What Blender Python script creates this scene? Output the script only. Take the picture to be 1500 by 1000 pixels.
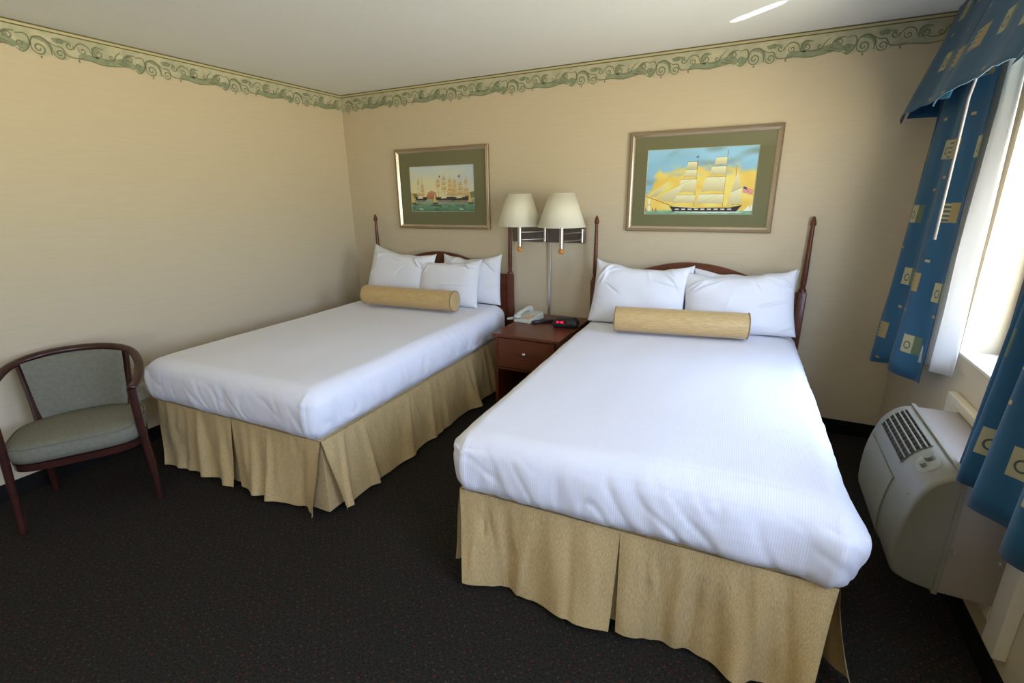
import bpy, bmesh, math, random
from mathutils import Vector, Matrix, noise
from math import pi, sin, cos, radians
random.seed(7)
S = bpy.context.scene
C = S.collection
for o in list(bpy.data.objects):
    bpy.data.objects.remove(o)

# ------------------------------------------------------------------ camera
CAM = Vector((3.4907, -3.5924, 1.5501))
YAW, PITCH, ROLL, FPX = 0.4644, 0.2919, -0.0129, 704.88
Fv = Vector((-sin(YAW) * cos(PITCH), cos(YAW) * cos(PITCH), -sin(PITCH)))
Rv = Vector((cos(YAW), sin(YAW), 0)); Uv = Rv.cross(Fv)
R2 = Rv * cos(ROLL) + Uv * sin(ROLL); U2 = -Rv * sin(ROLL) + Uv * cos(ROLL)
cd = bpy.data.cameras.new('camera'); cam = bpy.data.objects.new('camera', cd); C.objects.link(cam)
cd.sensor_width = 36; cd.lens = FPX * 36 / 1500; cd.clip_start = 0.02
cam.matrix_world = Matrix(((R2.x, U2.x, -Fv.x, CAM.x), (R2.y, U2.y, -Fv.y, CAM.y), (R2.z, U2.z, -Fv.z, CAM.z), (0, 0, 0, 1)))
S.camera = cam

# ------------------------------------------------------------------ world, light, exposure
W = 4.338       # window wall plane
H = 2.44
YF = -7.6       # wall behind the camera
WY0, WY1, WZ0, WZ1 = -3.60, -0.958, 0.876, 2.16     # window_1 opening
VY0, VY1, VZ0, VZ1 = -6.9, -4.9, 0.876, 2.16          # window_2 opening behind the camera
S.view_settings.view_transform = 'Standard'; S.view_settings.look = 'None'
S.view_settings.gamma = 1; S.view_settings.use_curve_mapping = False
S.view_settings.exposure = 0.70
wd = bpy.data.worlds.new('sky'); S.world = wd; wd.use_nodes = True
wt = wd.node_tree; wt.nodes.clear()
tc = wt.nodes.new('ShaderNodeTexCoord'); sp = wt.nodes.new('ShaderNodeSeparateXYZ')
rp = wt.nodes.new('ShaderNodeValToRGB'); bg = wt.nodes.new('ShaderNodeBackground'); wo = wt.nodes.new('ShaderNodeOutputWorld')
ma = wt.nodes.new('ShaderNodeMath'); ma.operation = 'MULTIPLY_ADD'; ma.inputs[1].default_value = 0.5; ma.inputs[2].default_value = 0.5
wt.links.new(tc.outputs['Generated'], sp.inputs[0]); wt.links.new(sp.outputs['Z'], ma.inputs[0])
wt.links.new(ma.outputs[0], rp.inputs[0]); wt.links.new(rp.outputs[0], bg.inputs[0]); wt.links.new(bg.outputs[0], wo.inputs[0])
e = rp.color_ramp.elements
e[0].position = 0.0; e[0].color = (1.35, 1.22, 0.92, 1)
e[1].position = 1.0; e[1].color = (0.46, 0.64, 1.05, 1)
n_ = e.new(0.44); n_.color = (1.35, 1.24, 0.96, 1)
n_ = e.new(0.50); n_.color = (0.80, 0.88, 0.78, 1)
n_ = e.new(0.56); n_.color = (0.60, 0.74, 1.08, 1)
SKY = 9.0
bg.inputs[1].default_value = SKY
def portal(name, y0, y1, z0, z1):
    l = bpy.data.lights.new(name, 'AREA'); l.shape = 'RECTANGLE'; l.size = z1 - z0; l.size_y = y1 - y0
    l.cycles.is_portal = True
    o = bpy.data.objects.new(name, l); C.objects.link(o)
    o.location = (W + 0.17, (y0 + y1) / 2, (z0 + z1) / 2); o.rotation_euler = (0, pi / 2, 0)
portal('window_portal', WY0, WY1, WZ0, WZ1)
portal('rear_window_portal', VY0, VY1, VZ0, VZ1)

# sun glinting off something outside, thrown up onto the ceiling
gl = bpy.data.lights.new('sun_glint', 'AREA'); gl.shape = 'ELLIPSE'; gl.size = 0.012; gl.size_y = 0.15; gl.spread = radians(1.0); gl.energy = 0.2; gl.color = (0.85, 1.0, 0.97)
go = bpy.data.objects.new('sun_glint', gl); C.objects.link(go); go.location = (5.6, -2.3, 0.5)
go.rotation_euler = (Vector((3.36, -0.48, 2.44)) - Vector((5.6, -2.3, 0.5))).to_track_quat('-Z', 'Y').to_euler()

# ------------------------------------------------------------------ materials
def mat(name, col, rough=0.6, metal=0.0, spec=0.5, var=None, vscale=(8, 8, 8), vmix=1.0, bump=0.0, bscale=200, bdist=0.001,
        bvec=None, coat=0, sheen=0, emit=None, estr=1, trans=0, sss=0, coord='Object'):
    m = bpy.data.materials.new(name); m.use_nodes = True
    nt = m.node_tree; p = nt.nodes['Principled BSDF']; L = nt.links
    p.inputs['Base Color'].default_value = (*col, 1); p.inputs['Roughness'].default_value = rough
    p.inputs['Metallic'].default_value = metal; p.inputs['Specular IOR Level'].default_value = spec
    p.inputs['Coat Weight'].default_value = coat; p.inputs['Sheen Weight'].default_value = sheen
    p.inputs['Transmission Weight'].default_value = trans
    if emit: p.inputs['Emission Color'].default_value = (*emit, 1); p.inputs['Emission Strength'].default_value = estr
    t = nt.nodes.new('ShaderNodeTexCoord')
    def mapped(sc):
        mp = nt.nodes.new('ShaderNodeMapping'); mp.inputs['Scale'].default_value = sc
        L.new(t.outputs[coord], mp.inputs['Vector']); return mp.outputs[0]
    if var:
        n = nt.nodes.new('ShaderNodeTexNoise'); n.inputs['Scale'].default_value = 1; n.inputs['Detail'].default_value = 5
        L.new(mapped(vscale), n.inputs['Vector'])
        r = nt.nodes.new('ShaderNodeValToRGB'); r.color_ramp.elements[0].position = 0.5 - 0.22 * vmix; r.color_ramp.elements[1].position = 0.5 + 0.22 * vmix
        r.color_ramp.elements[0].color = (*var, 1); r.color_ramp.elements[1].color = (*col, 1)
        L.new(n.outputs['Fac'], r.inputs[0]); L.new(r.outputs[0], p.inputs['Base Color'])
    if bump:
        n = nt.nodes.new('ShaderNodeTexNoise'); n.inputs['Scale'].default_value = 1; n.inputs['Detail'].default_value = 3
        L.new(mapped(bvec or (bscale,) * 3), n.inputs['Vector'])
        b = nt.nodes.new('ShaderNodeBump'); b.inputs['Strength'].default_value = bump; b.inputs['Distance'].default_value = bdist
        L.new(n.outputs['Fac'], b.inputs['Height']); L.new(b.outputs[0], p.inputs['Normal'])
    return m
M = {}
M['wall'] = mat('wallpaper', (0.605, 0.515, 0.352), 0.75, var=(0.58, 0.488, 0.33), vscale=(5, 5, 70), bump=0.25, bvec=(90, 90, 400), bdist=0.0015, spec=0.3)
M['wallfront'] = mat('brown_wall', (0.22, 0.17, 0.12), 0.8)
M['ceil'] = mat('textured_ceiling', (0.84, 0.86, 0.84), 0.9, bump=0.7, bscale=170, bdist=0.004, spec=0.2)
M['white'] = mat('white_linen', (0.80, 0.80, 0.83), 0.8, bump=0.12, bscale=500, bdist=0.0006, sheen=0.1, spec=0.2)
M['pillow'] = mat('pillow_linen', (0.80, 0.80, 0.81), 0.8, bump=0.2, bvec=(40, 40, 40), bdist=0.0012, spec=0.2)
M['wood'] = mat('cherry_wood', (0.15, 0.042, 0.017), 0.34, var=(0.085, 0.023, 0.010), vscale=(5, 5, 40), coat=0.15, spec=0.35, vmix=1.3)
M['woodx'] = mat('cherry_wood_grain', (0.16, 0.046, 0.018), 0.34, var=(0.10, 0.028, 0.012), vscale=(5, 45, 45), coat=0.15, spec=0.35, vmix=1.3)
M['darkwood'] = mat('mahogany_wood', (0.055, 0.016, 0.010), 0.3, var=(0.028, 0.009, 0.007), vscale=(20, 20, 20), coat=0.25, spec=0.35)
M['chairfab'] = mat('sage_upholstery', (0.20, 0.195, 0.14), 0.85, var=(0.16, 0.155, 0.11), vscale=(60, 60, 60), bump=0.5, bscale=350, bdist=0.001, spec=0.2)
M['gold'] = mat('gold_rough_silk', (0.66, 0.49, 0.23), 0.45, var=(0.44, 0.31, 0.13), vscale=(420, 420, 45), bump=0.5, bvec=(420, 420, 60), bdist=0.001, sheen=0.1, vmix=0.85)
M['goldbol'] = mat('gold_bolster_silk', (0.66, 0.47, 0.20), 0.5, var=(0.42, 0.26, 0.085), vscale=(22, 200, 200), bump=0.4, bvec=(20, 300, 300), bdist=0.001, sheen=0.2, vmix=1.4)
M['goldpipe'] = mat('brown_piping', (0.30, 0.19, 0.08), 0.6)
M['brass'] = mat('champagne_frame', (0.42, 0.33, 0.22), 0.38, metal=0.55, var=(0.24, 0.17, 0.10), vscale=(120, 120, 120), vmix=1.6, bump=0.4, bscale=180, bdist=0.001)
M['brasslight'] = mat('bright_champagne', (0.66, 0.56, 0.42), 0.25, metal=0.8)
M['mat'] = mat('olive_mat_board', (0.165, 0.16, 0.072), 0.8)
M['bevel'] = mat('mat_board_bevel', (0.55, 0.55, 0.42), 0.8)
M['chrome'] = mat('brushed_nickel', (0.62, 0.58, 0.54), 0.28, metal=1.0)
M['plate'] = mat('polished_nickel_plate', (0.15, 0.13, 0.13), 0.25, metal=0.8)
M['shade'] = mat('cream_lamp_shade', (0.92, 0.87, 0.68), 0.8, bump=0.15, bscale=400, bdist=0.0005)
M['ball'] = mat('maple_ball', (0.62, 0.24, 0.045), 0.3, coat=0.4)
M['phone'] = mat('ivory_plastic', (0.60, 0.60, 0.50), 0.4)
M['button'] = mat('beige_buttons', (0.62, 0.40, 0.22), 0.5)
M['black'] = mat('black_plastic', (0.012, 0.012, 0.013), 0.35)
M['greybtn'] = mat('grey_rubber_buttons', (0.07, 0.07, 0.08), 0.6)
M['led'] = mat('red_led_digits', (0.5, 0.0, 0.02), 0.5, emit=(1.0, 0.02, 0.08), estr=1.6)
M['ledwin'] = mat('dark_red_window', (0.05, 0.0, 0.004), 0.15)
M['accream'] = mat('cream_ac_plastic', (0.185, 0.172, 0.125), 0.45)
M['acsleeve'] = mat('beige_ac_sleeve', (0.235, 0.195, 0.155), 0.5)
M['acpanel'] = mat('grey_green_dial_panel', (0.24, 0.235, 0.17), 0.4)
M['acdark'] = mat('grille_recess_shade', (0.02, 0.02, 0.018), 0.8)
M['trim'] = mat('off_white_paint', (0.72, 0.66, 0.52), 0.5)
M['bluewhite'] = mat('white_plastic', (0.75, 0.75, 0.72), 0.4)
M['base'] = mat('black_cove_base', (0.010, 0.009, 0.008), 0.9, spec=0.1)
M['bronze'] = mat('dark_bronze_aluminium', (0.035, 0.025, 0.028), 0.4, metal=0.4)
M['sheer'] = mat('white_lining', (0.82, 0.82, 0.80), 0.8, spec=0.2)
M['wandm'] = mat('clear_beige_wand', (0.15, 0.135, 0.12), 0.3)
M['btrim1'] = mat('border_olive_line', (0.135, 0.12, 0.05), 0.7)
M['btrim2'] = mat('border_cream_line', (0.56, 0.50, 0.28), 0.7)
M['bbase'] = mat('border_cream', (0.60, 0.55, 0.37), 0.75, var=(0.38, 0.39, 0.25), vscale=(14, 14, 14))
M['bleaf'] = mat('border_sage_leaf', (0.19, 0.24, 0.14), 0.75, var=(0.34, 0.37, 0.225), vscale=(24, 24, 24), vmix=1.3)
M['bline'] = mat('border_olive_ink', (0.19, 0.19, 0.11), 0.75)

def translucent(m, w=0.35, col=None):
    nt = m.node_tree; p = nt.nodes['Principled BSDF']; out = [n for n in nt.nodes if n.type == 'OUTPUT_MATERIAL'][0]
    tr = nt.nodes.new('ShaderNodeBsdfTranslucent'); mx = nt.nodes.new('ShaderNodeMixShader'); mx.inputs[0].default_value = w
    if p.inputs['Base Color'].links: nt.links.new(p.inputs['Base Color'].links[0].from_socket, tr.inputs[0])
    else: tr.inputs[0].default_value = col or p.inputs['Base Color'].default_value
    nt.links.new(p.outputs[0], mx.inputs[1]); nt.links.new(tr.outputs[0], mx.inputs[2]); nt.links.new(mx.outputs[0], out.inputs[0])
translucent(M['sheer'], 0.6); translucent(M['shade'], 0.3)

def glassmat():
    m = bpy.data.materials.new('picture_glass'); m.use_nodes = True; nt = m.node_tree; nt.nodes.clear()
    o = nt.nodes.new('ShaderNodeOutputMaterial'); mx = nt.nodes.new('ShaderNodeMixShader'); f = nt.nodes.new('ShaderNodeFresnel'); f.inputs[0].default_value = 1.45
    t = nt.nodes.new('ShaderNodeBsdfTransparent'); g = nt.nodes.new('ShaderNodeBsdfGlossy'); g.inputs['Roughness'].default_value = 0.02
    ge = nt.nodes.new('ShaderNodeNewGeometry'); iv = nt.nodes.new('ShaderNodeMath'); iv.operation = 'SUBTRACT'; iv.inputs[0].default_value = 1
    mu = nt.nodes.new('ShaderNodeMath'); mu.operation = 'MULTIPLY'      # reflect at the entry face only
    nt.links.new(ge.outputs['Backfacing'], iv.inputs[1]); nt.links.new(iv.outputs[0], mu.inputs[0]); nt.links.new(f.outputs[0], mu.inputs[1])
    nt.links.new(mu.outputs[0], mx.inputs[0]); nt.links.new(t.outputs[0], mx.inputs[1]); nt.links.new(g.outputs[0], mx.inputs[2]); nt.links.new(mx.outputs[0], o.inputs[0])
    return m
M['glass'] = glassmat()

def carpet():
    m = mat('dark_flecked_carpet', (0.026, 0.023, 0.018), 0.95, bump=0.8, bscale=260, bdist=0.004, spec=0.1)
    nt = m.node_tree; L = nt.links; p = nt.nodes['Principled BSDF']
    t = nt.nodes.new('ShaderNodeTexCoord')
    mp = nt.nodes.new('ShaderNodeMapping'); mp.inputs['Rotation'].default_value = (0, 0, radians(45)); L.new(t.outputs['Object'], mp.inputs[0])
    v = nt.nodes.new('ShaderNodeTexVoronoi'); v.inputs['Scale'].default_value = 36; v.inputs['Randomness'].default_value = 0.2; L.new(mp.outputs[0], v.inputs['Vector'])
    r = nt.nodes.new('ShaderNodeMath'); r.operation = 'LESS_THAN'; r.inputs[1].default_value = 0.16; L.new(v.outputs['Distance'], r.inputs[0])
    s = nt.nodes.new('ShaderNodeSeparateColor'); L.new(v.outputs['Color'], s.inputs[0])
    cr = nt.nodes.new('ShaderNodeValToRGB'); cr.color_ramp.interpolation = 'CONSTANT'; ee = cr.color_ramp.elements
    ee[0].color = (0.10, 0.022, 0.016, 1); ee[1].position = 0.4; ee[1].color = (0.055, 0.045, 0.03, 1)
    q = ee.new(0.7); q.color = (0.03, 0.027, 0.02, 1)
    L.new(s.outputs[0], cr.inputs[0])
    mx = nt.nodes.new('ShaderNodeMix'); mx.data_type = 'RGBA'; L.new(r.outputs[0], mx.inputs[0])
    n = nt.nodes.new('ShaderNodeTexNoise'); n.inputs['Scale'].default_value = 120; L.new(t.outputs['Object'], n.inputs['Vector'])
    c2 = nt.nodes.new('ShaderNodeValToRGB'); c2.color_ramp.elements[0].position = .35; c2.color_ramp.elements[1].position = .65
    c2.color_ramp.elements[0].color = (0.014, 0.013, 0.010, 1); c2.color_ramp.elements[1].color = (0.032, 0.029, 0.022, 1); L.new(n.outputs['Fac'], c2.inputs[0])
    L.new(c2.outputs[0], mx.inputs[6]); L.new(cr.outputs[0], mx.inputs[7]); L.new(mx.outputs[2], p.inputs['Base Color'])
    return m
M['carpet'] = carpet()

def curtain_mat():
    """blue cloth with woven patches: UV in metres, one patch per cell at a random spot"""
    m = mat('blue_patch_print', (0.012, 0.085, 0.20), 0.55, spec=0.3, bump=0.15, bscale=300, bdist=0.001, sheen=0.15)
    nt = m.node_tree; L = nt.links; p = nt.nodes['Principled BSDF']
    uv = nt.nodes.new('ShaderNodeUVMap')
    def vm(op, a, b=None):
        n = nt.nodes.new('ShaderNodeVectorMath'); n.operation = op
        for i, x in enumerate((a, b)):
            if x is None: continue
            if isinstance(x, tuple): n.inputs[i].default_value = x
            else: L.new(x, n.inputs[i])
        return n.outputs[0]
    def fm(op, a, b=None, c=None):
        n = nt.nodes.new('ShaderNodeMath'); n.operation = op
        for i, x in enumerate((a, b, c)):
            if x is None: continue
            if isinstance(x, (int, float)): n.inputs[i].default_value = x
            else: L.new(x, n.inputs[i])
        return n.outputs[0]
    def sep(v):
        n = nt.nodes.new('ShaderNodeSeparateXYZ'); L.new(v, n.inputs[0]); return n.outputs
    def layer(cw, ch, off, pw, ph, jit):
        g = vm('ADD', vm('DIVIDE', uv.outputs[0], (cw, ch, 1)), off)
        gs = sep(g); row = fm('FLOOR', gs[1])
        sh = fm('MULTIPLY', fm('MODULO', fm('ABSOLUTE', row), 2), 0.5)
        gx = fm('ADD', gs[0], sh)
        cx_ = fm('FLOOR', gx)
        cmb = nt.nodes.new('ShaderNodeCombineXYZ'); L.new(cx_, cmb.inputs[0]); L.new(row, cmb.inputs[1])
        wn = nt.nodes.new('ShaderNodeTexWhiteNoise'); wn.noise_dimensions = '2D'; L.new(cmb.outputs[0], wn.inputs['Vector'])
        sc = nt.nodes.new('ShaderNodeSeparateColor'); L.new(wn.outputs['Color'], sc.inputs[0])
        lx = fm('SUBTRACT', fm('SUBTRACT', gx, cx_), fm('MULTIPLY_ADD', sc.outputs[0], jit, 0.5 - jit / 2))
        ly = fm('SUBTRACT', fm('SUBTRACT', gs[1], row), fm('MULTIPLY_ADD', sc.outputs[1], jit, 0.5 - jit / 2))
        lx = fm('MULTIPLY', lx, cw); ly = fm('MULTIPLY', ly, ch)
        inx = fm('LESS_THAN', fm('ABSOLUTE', lx), pw / 2); iny = fm('LESS_THAN', fm('ABSOLUTE', ly), ph / 2)
        return fm('MULTIPLY', inx, iny), lx, ly, sc.outputs[2]
    mask, lx, ly, rnd = layer(0.24, 0.30, (0.2, 0.35, 0), 0.105, 0.085, 0.25)
    # inside the patch: two halves, stripes on one, ring on the other
    stripes = fm('GREATER_THAN', fm('SINE', fm('MULTIPLY', ly, 330)), 0.1)
    left = fm('LESS_THAN', lx, fm('MULTIPLY_ADD', rnd, 0.03, -0.015))
    rr = fm('SQRT', fm('ADD', fm('POWER', fm('ADD', lx, 0.022), 2), fm('POWER', fm('SUBTRACT', ly, 0.006), 2)))
    ring = fm('LESS_THAN', fm('ABSOLUTE', fm('SUBTRACT', rr, 0.016)), 0.003)
    def mixc(f, a, b):
        n = nt.nodes.new('ShaderNodeMix'); n.data_type = 'RGBA'; L.new(f, n.inputs[0])
        for i, x in ((6, a), (7, b)):
            if isinstance(x, tuple): n.inputs[i].default_value = (*x, 1)
            else: L.new(x, n.inputs[i])
        return n.outputs[2]
    a = mixc(stripes, (0.07, 0.10, 0.06), (0.42, 0.36, 0.22))
    b = mixc(ring, (0.40, 0.36, 0.20), (0.06, 0.08, 0.07))
    pick = fm('GREATER_THAN', rnd, 0.5)
    leftc = mixc(pick, a, b)
    rightc = mixc(pick, (0.33, 0.24, 0.09), (0.10, 0.14, 0.07))
    patch = mixc(left, rightc, leftc)
    m2, l2x, l2y, _ = layer(0.24, 0.30, (0.7, 0.80, 0), 0.030, 0.012, 0.35)
    nz = nt.nodes.new('ShaderNodeTexNoise'); nz.inputs['Scale'].default_value = 3; L.new(uv.outputs[0], nz.inputs['Vector'])
    blue = mixc(nz.outputs['Fac'], (0.007, 0.062, 0.13), (0.011, 0.098, 0.185))
    base = mixc(m2, blue, (0.40, 0.28, 0.12))
    L.new(mixc(mask, base, patch), p.inputs['Base Color'])
    return m
M['curtain'] = curtain_mat(); translucent(M['curtain'], 0.06)
def paint_mat():
    m = mat('printed_ship_picture', (1, 1, 1), 0.6); nt = m.node_tree
    a = nt.nodes.new('ShaderNodeVertexColor'); a.layer_name = 'ink'; nt.links.new(a.outputs[0], nt.nodes['Principled BSDF'].inputs['Base Color']); return m
M['paint'] = paint_mat()

# ------------------------------------------------------------------ helpers
def obj(name, bm, m, parent=None, smooth=None, loc=None, rot=None):
    me = bpy.data.meshes.new(name); bmesh.ops.recalc_face_normals(bm, faces=bm.faces[:]) if smooth != 'keep' else None
    bm.to_mesh(me); bm.free()
    ms = m if isinstance(m, (list, tuple)) else [m]
    for x in ms: me.materials.append(M[x])
    o = bpy.data.objects.new(name, me); C.objects.link(o)
    if smooth:
        for p in me.polygons: p.use_smooth = True
    if parent: o.parent = parent
    if loc: o.location = loc
    if rot: o.rotation_euler = rot
    return o
def autosmooth(o, ang=35):
    me = o.data
    for p in me.polygons: p.use_smooth = True
    me.set_sharp_from_angle(angle=radians(ang)); return o
def tag(o, label, cat, group=None, kind=None):
    if label: o['label'] = label
    if cat: o['category'] = cat
    if group: o['group'] = group
    if kind: o['kind'] = kind
    return o
def struct(o, label=None):
    o['kind'] = 'structure'
    if label: o['label'] = label
    return o
def thing(name, label, cat, loc=(0, 0, 0), rz=0, group=None):
    o = bpy.data.objects.new(name, None); C.objects.link(o); o.location = loc; o.rotation_euler = (0, 0, rz)
    o.empty_display_size = 0.1
    return tag(o, label, cat, group)
def bx(bm, x0, x1, y0, y1, z0, z1, bev=0, seg=2):
    r = bmesh.ops.create_cube(bm, size=1)['verts']
    for v in r: v.co = Vector(((x0 + x1) / 2 + v.co.x * (x1 - x0), (y0 + y1) / 2 + v.co.y * (y1 - y0), (z0 + z1) / 2 + v.co.z * (z1 - z0)))
    if bev:
        es = list({e for v in r for e in v.link_edges})
        bmesh.ops.bevel(bm, geom=es, offset=bev, segments=seg, affect='EDGES', profile=0.5)
    return bm
def box(*a, **k): return bx(bmesh.new(), *a, **k)
def lathe(bm, prof, cx=0, cy=0, n=32, cz=0, cap=True, axis='z', mi=0):
    rings = []
    for r, z in prof:
        ring = []
        for i in range(n):
            a = 2 * pi * i / n
            if axis == 'z': co = (cx + r * cos(a), cy + r * sin(a), cz + z)
            elif axis == 'x': co = (cx + z, cy + r * cos(a), cz + r * sin(a))
            else: co = (cx + r * cos(a), cy + z, cz + r * sin(a))
            ring.append(bm.verts.new(co))
        rings.append(ring)
    for a, b in zip(rings, rings[1:]):
        for i in range(n):
            f = bm.faces.new((a[i], a[(i + 1) % n], b[(i + 1) % n], b[i])); f.material_index = mi
    if cap:
        bm.faces.new(rings[0]).material_index = mi; bm.faces.new(rings[-1]).material_index = mi
    return bm
def crom(P, n=6):
    P = [Vector(p) for p in P]; out = []
    Q = [2 * P[0] - P[1]] + P + [2 * P[-1] - P[-2]]
    for i in range(1, len(Q) - 2):
        for k in range(n):
            t = k / n; a, b, c, d = Q[i - 1:i + 3]
            out.append(0.5 * (2 * b + (c - a) * t + (2 * a - 5 * b + 4 * c - d) * t * t + (3 * b - 3 * c + d - a) * t ** 3))
    out.append(Q[-2]); return out
def tube(bm, pts, r, n=12, sec=None, up=Vector((0, 0, 1)), closed=False):
    """sweep; r number or list; sec = optional list of (a,b) unit section points"""
    pts = [Vector(p) for p in pts]; N = len(pts)
    rs = r if isinstance(r, (list, tuple)) else [r] * N
    sec = sec or [(cos(2 * pi * i / n), sin(2 * pi * i / n)) for i in range(n)]
    rings = []; prev = None
    for i, p in enumerate(pts):
        t = (pts[min(i + 1, N - 1)] - pts[max(i - 1, 0)]).normalized()
        if prev is None:
            u = up if abs(t.dot(up)) < 0.95 else Vector((0, 1, 0))
            s = t.cross(u).normalized()
        else: s = (prev - t * prev.dot(t)).normalized()
        prev = s; w = s.cross(t).normalized()
        rings.append([bm.verts.new(p + s * a * rs[i] + w * b * rs[i]) for a, b in sec])
    k = len(sec)
    for a, b in zip(rings, rings[1:]):
        for i in range(k): bm.faces.new((a[i], a[(i + 1) % k], b[(i + 1) % k], b[i]))
    bm.faces.new(rings[0]); bm.faces.new(rings[-1][::-1])
    return bm
def grid(bm, nu, nv, fn, uvfn=None, mi=0):
    V = [[bm.verts.new(fn(i / nu, j / nv)) for j in range(nv + 1)] for i in range(nu + 1)]
    uvl = bm.loops.layers.uv.verify() if uvfn else None
    for i in range(nu):
        for j in range(nv):
            f = bm.faces.new((V[i][j], V[i + 1][j], V[i + 1][j + 1], V[i][j + 1])); f.material_index = mi
            if uvfn:
                for l, (a, b) in zip(f.loops, ((i, j), (i + 1, j), (i + 1, j + 1), (i, j + 1))): l[uvl].uv = uvfn(a / nu, b / nv)
    return V
def rbox(hx, hy, hz, r, step, disp=None):
    """rounded box centred at the origin with evenly divided faces"""
    bm = bmesh.new(); h = (hx, hy, hz); n = [max(2, int(round(2 * a / step))) for a in h]; seen = {}
    def vert(i, j, k):
        key = (i, j, k)
        if key in seen: return seen[key]
        p = Vector((-hx + 2 * hx * i / n[0], -hy + 2 * hy * j / n[1], -hz + 2 * hz * k / n[2]))
        q = Vector([max(-(h[a] - r), min(h[a] - r, p[a])) for a in range(3)])
        d = p - q; d = d.normalized() if d.length > 1e-9 else Vector((0, 0, 1))
        co = q + d * r
        if disp: co = disp(co, d)
        seen[key] = bm.verts.new(co); return seen[key]
    for a, b, c in ((0, 1, 2), (1, 2, 0), (2, 0, 1)):
        for side in (0, n[c]):
            for i in range(n[a]):
                for j in range(n[b]):
                    q = []
                    for di, dj in ((0, 0), (1, 0), (1, 1), (0, 1)):
                        idx = [0, 0, 0]; idx[a] = i + di; idx[b] = j + dj; idx[c] = side; q.append(vert(*idx))
                    bm.faces.new(q if side else q[::-1])
    return bm
def nz(x, y, z): return noise.noise(Vector((x, y, z)))
def solid(o, t, off=0):
    md = o.modifiers.new('thickness', 'SOLIDIFY'); md.thickness = t; md.offset = off; return o

# ------------------------------------------------------------------ room shell
T = 0.2
struct(obj('floor', box(-T, W + T, YF - T, T, -0.1, 0), 'carpet'))
struct(obj('ceiling', box(-T, W + T, YF - T, T, H, H + 0.1), 'ceil'))
struct(obj('wall_left', box(-T, 0, YF - T, T, 0, H), 'wall'))
struct(obj('wall_back', box(0, W, 0, T, 0, H), 'wall'))
struct(obj('wall_front', box(0, W, YF - T, YF, 0, H), 'wallfront'))
bm = bmesh.new()
bx(bm, W, W + T, WY1, T, 0, H); bx(bm, W, W + T, WY0, WY1, 0, WZ0); bx(bm, W, W + T, WY0, WY1, WZ1, H)
bx(bm, W, W + T, VY1, WY0, 0, H); bx(bm, W, W + T, VY0, VY1, 0, VZ0); bx(bm, W, W + T, VY0, VY1, VZ1, H); bx(bm, W, W + T, YF - T, VY0, 0, H)
struct(obj('wall_right', bm, 'wall'))
BB = 0.094
struct(obj('baseboard_back', box(0.006, W - 0.006, -0.006, 0, 0, BB), 'base'))
struct(obj('baseboard_left', box(0, 0.006, YF, 0, 0, BB), 'base'))
struct(obj('baseboard_right', box(W - 0.006, W, YF, 0, 0, BB), 'base'))
def window(name, y0, y1, z0, z1, mull):
    bm = bmesh.new(); x0, x1 = W + 0.135, W + 0.185; f = 0.045
    bx(bm, x0, x1, y0, y0 + f, z0, z1); bx(bm, x0, x1, y1 - f, y1, z0, z1)
    bx(bm, x0, x1, y0 + f, y1 - f, z0, z0 + f); bx(bm, x0, x1, y0 + f, y1 - f, z1 - f, z1)
    for y in mull: bx(bm, x0 + .005, x1 - .005, y - 0.025, y + 0.025, z0 + f, z1 - f)
    o = struct(obj(name, bm, 'bronze'))
    g = obj('window_glass', box(W + 0.157, W + 0.161, y0 + f, y1 - f, z0 + f, z1 - f), 'glass', o)
window('window_1', WY0, WY1, WZ0, WZ1, (-2.35,))
window('window_2', VY0, VY1, VZ0, VZ1, (-5.9,))
struct(obj('trim_sill', box(W - 0.006, W + 0.134, WY0 + 0.002, WY1 - 0.002, WZ0, WZ0 + 0.012, bev=0.003), 'trim'))

# wallpaper border: printed scrolls, one run per wall
PER = 0.546
low = [(0, .150), (.03, .142), (.05, .132), (.07, .145), (.092, .150), (.115, .143), (.13, .130), (.16, .126), (.168, .143), (.176, .130), (.21, .128), (.25, .134), (.28, .131),
       (.30, .141), (.315, .133), (.35, .130), (.38, .124), (.41, .120), (.435, .132), (.455, .128), (.475, .145), (.50, .147), (.515, .132), (.53, .136), (.546, .150)]
def lowv(u):
    u %= PER
    for (a, va), (b, vb) in zip(low, low[1:]):
        if a <= u <= b: return va + (vb - va) * (u - a) / (b - a)
    return .15
def spiral(cu, cv, r, a0, turns, n=30, r1=0.12, sgn=1):
    return [(cu + r * (1 - (1 - r1) * k / n) * cos(a0 + sgn * turns * 2 * pi * k / n), cv + r * (1 - (1 - r1) * k / n) * sin(a0 + sgn * turns * 2 * pi * k / n)) for k in range(n + 1)]
def arcpts(P, n=6): return [(p.x, p.y) for p in crom([(a, b, 0) for a, b in P], n)]
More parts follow.
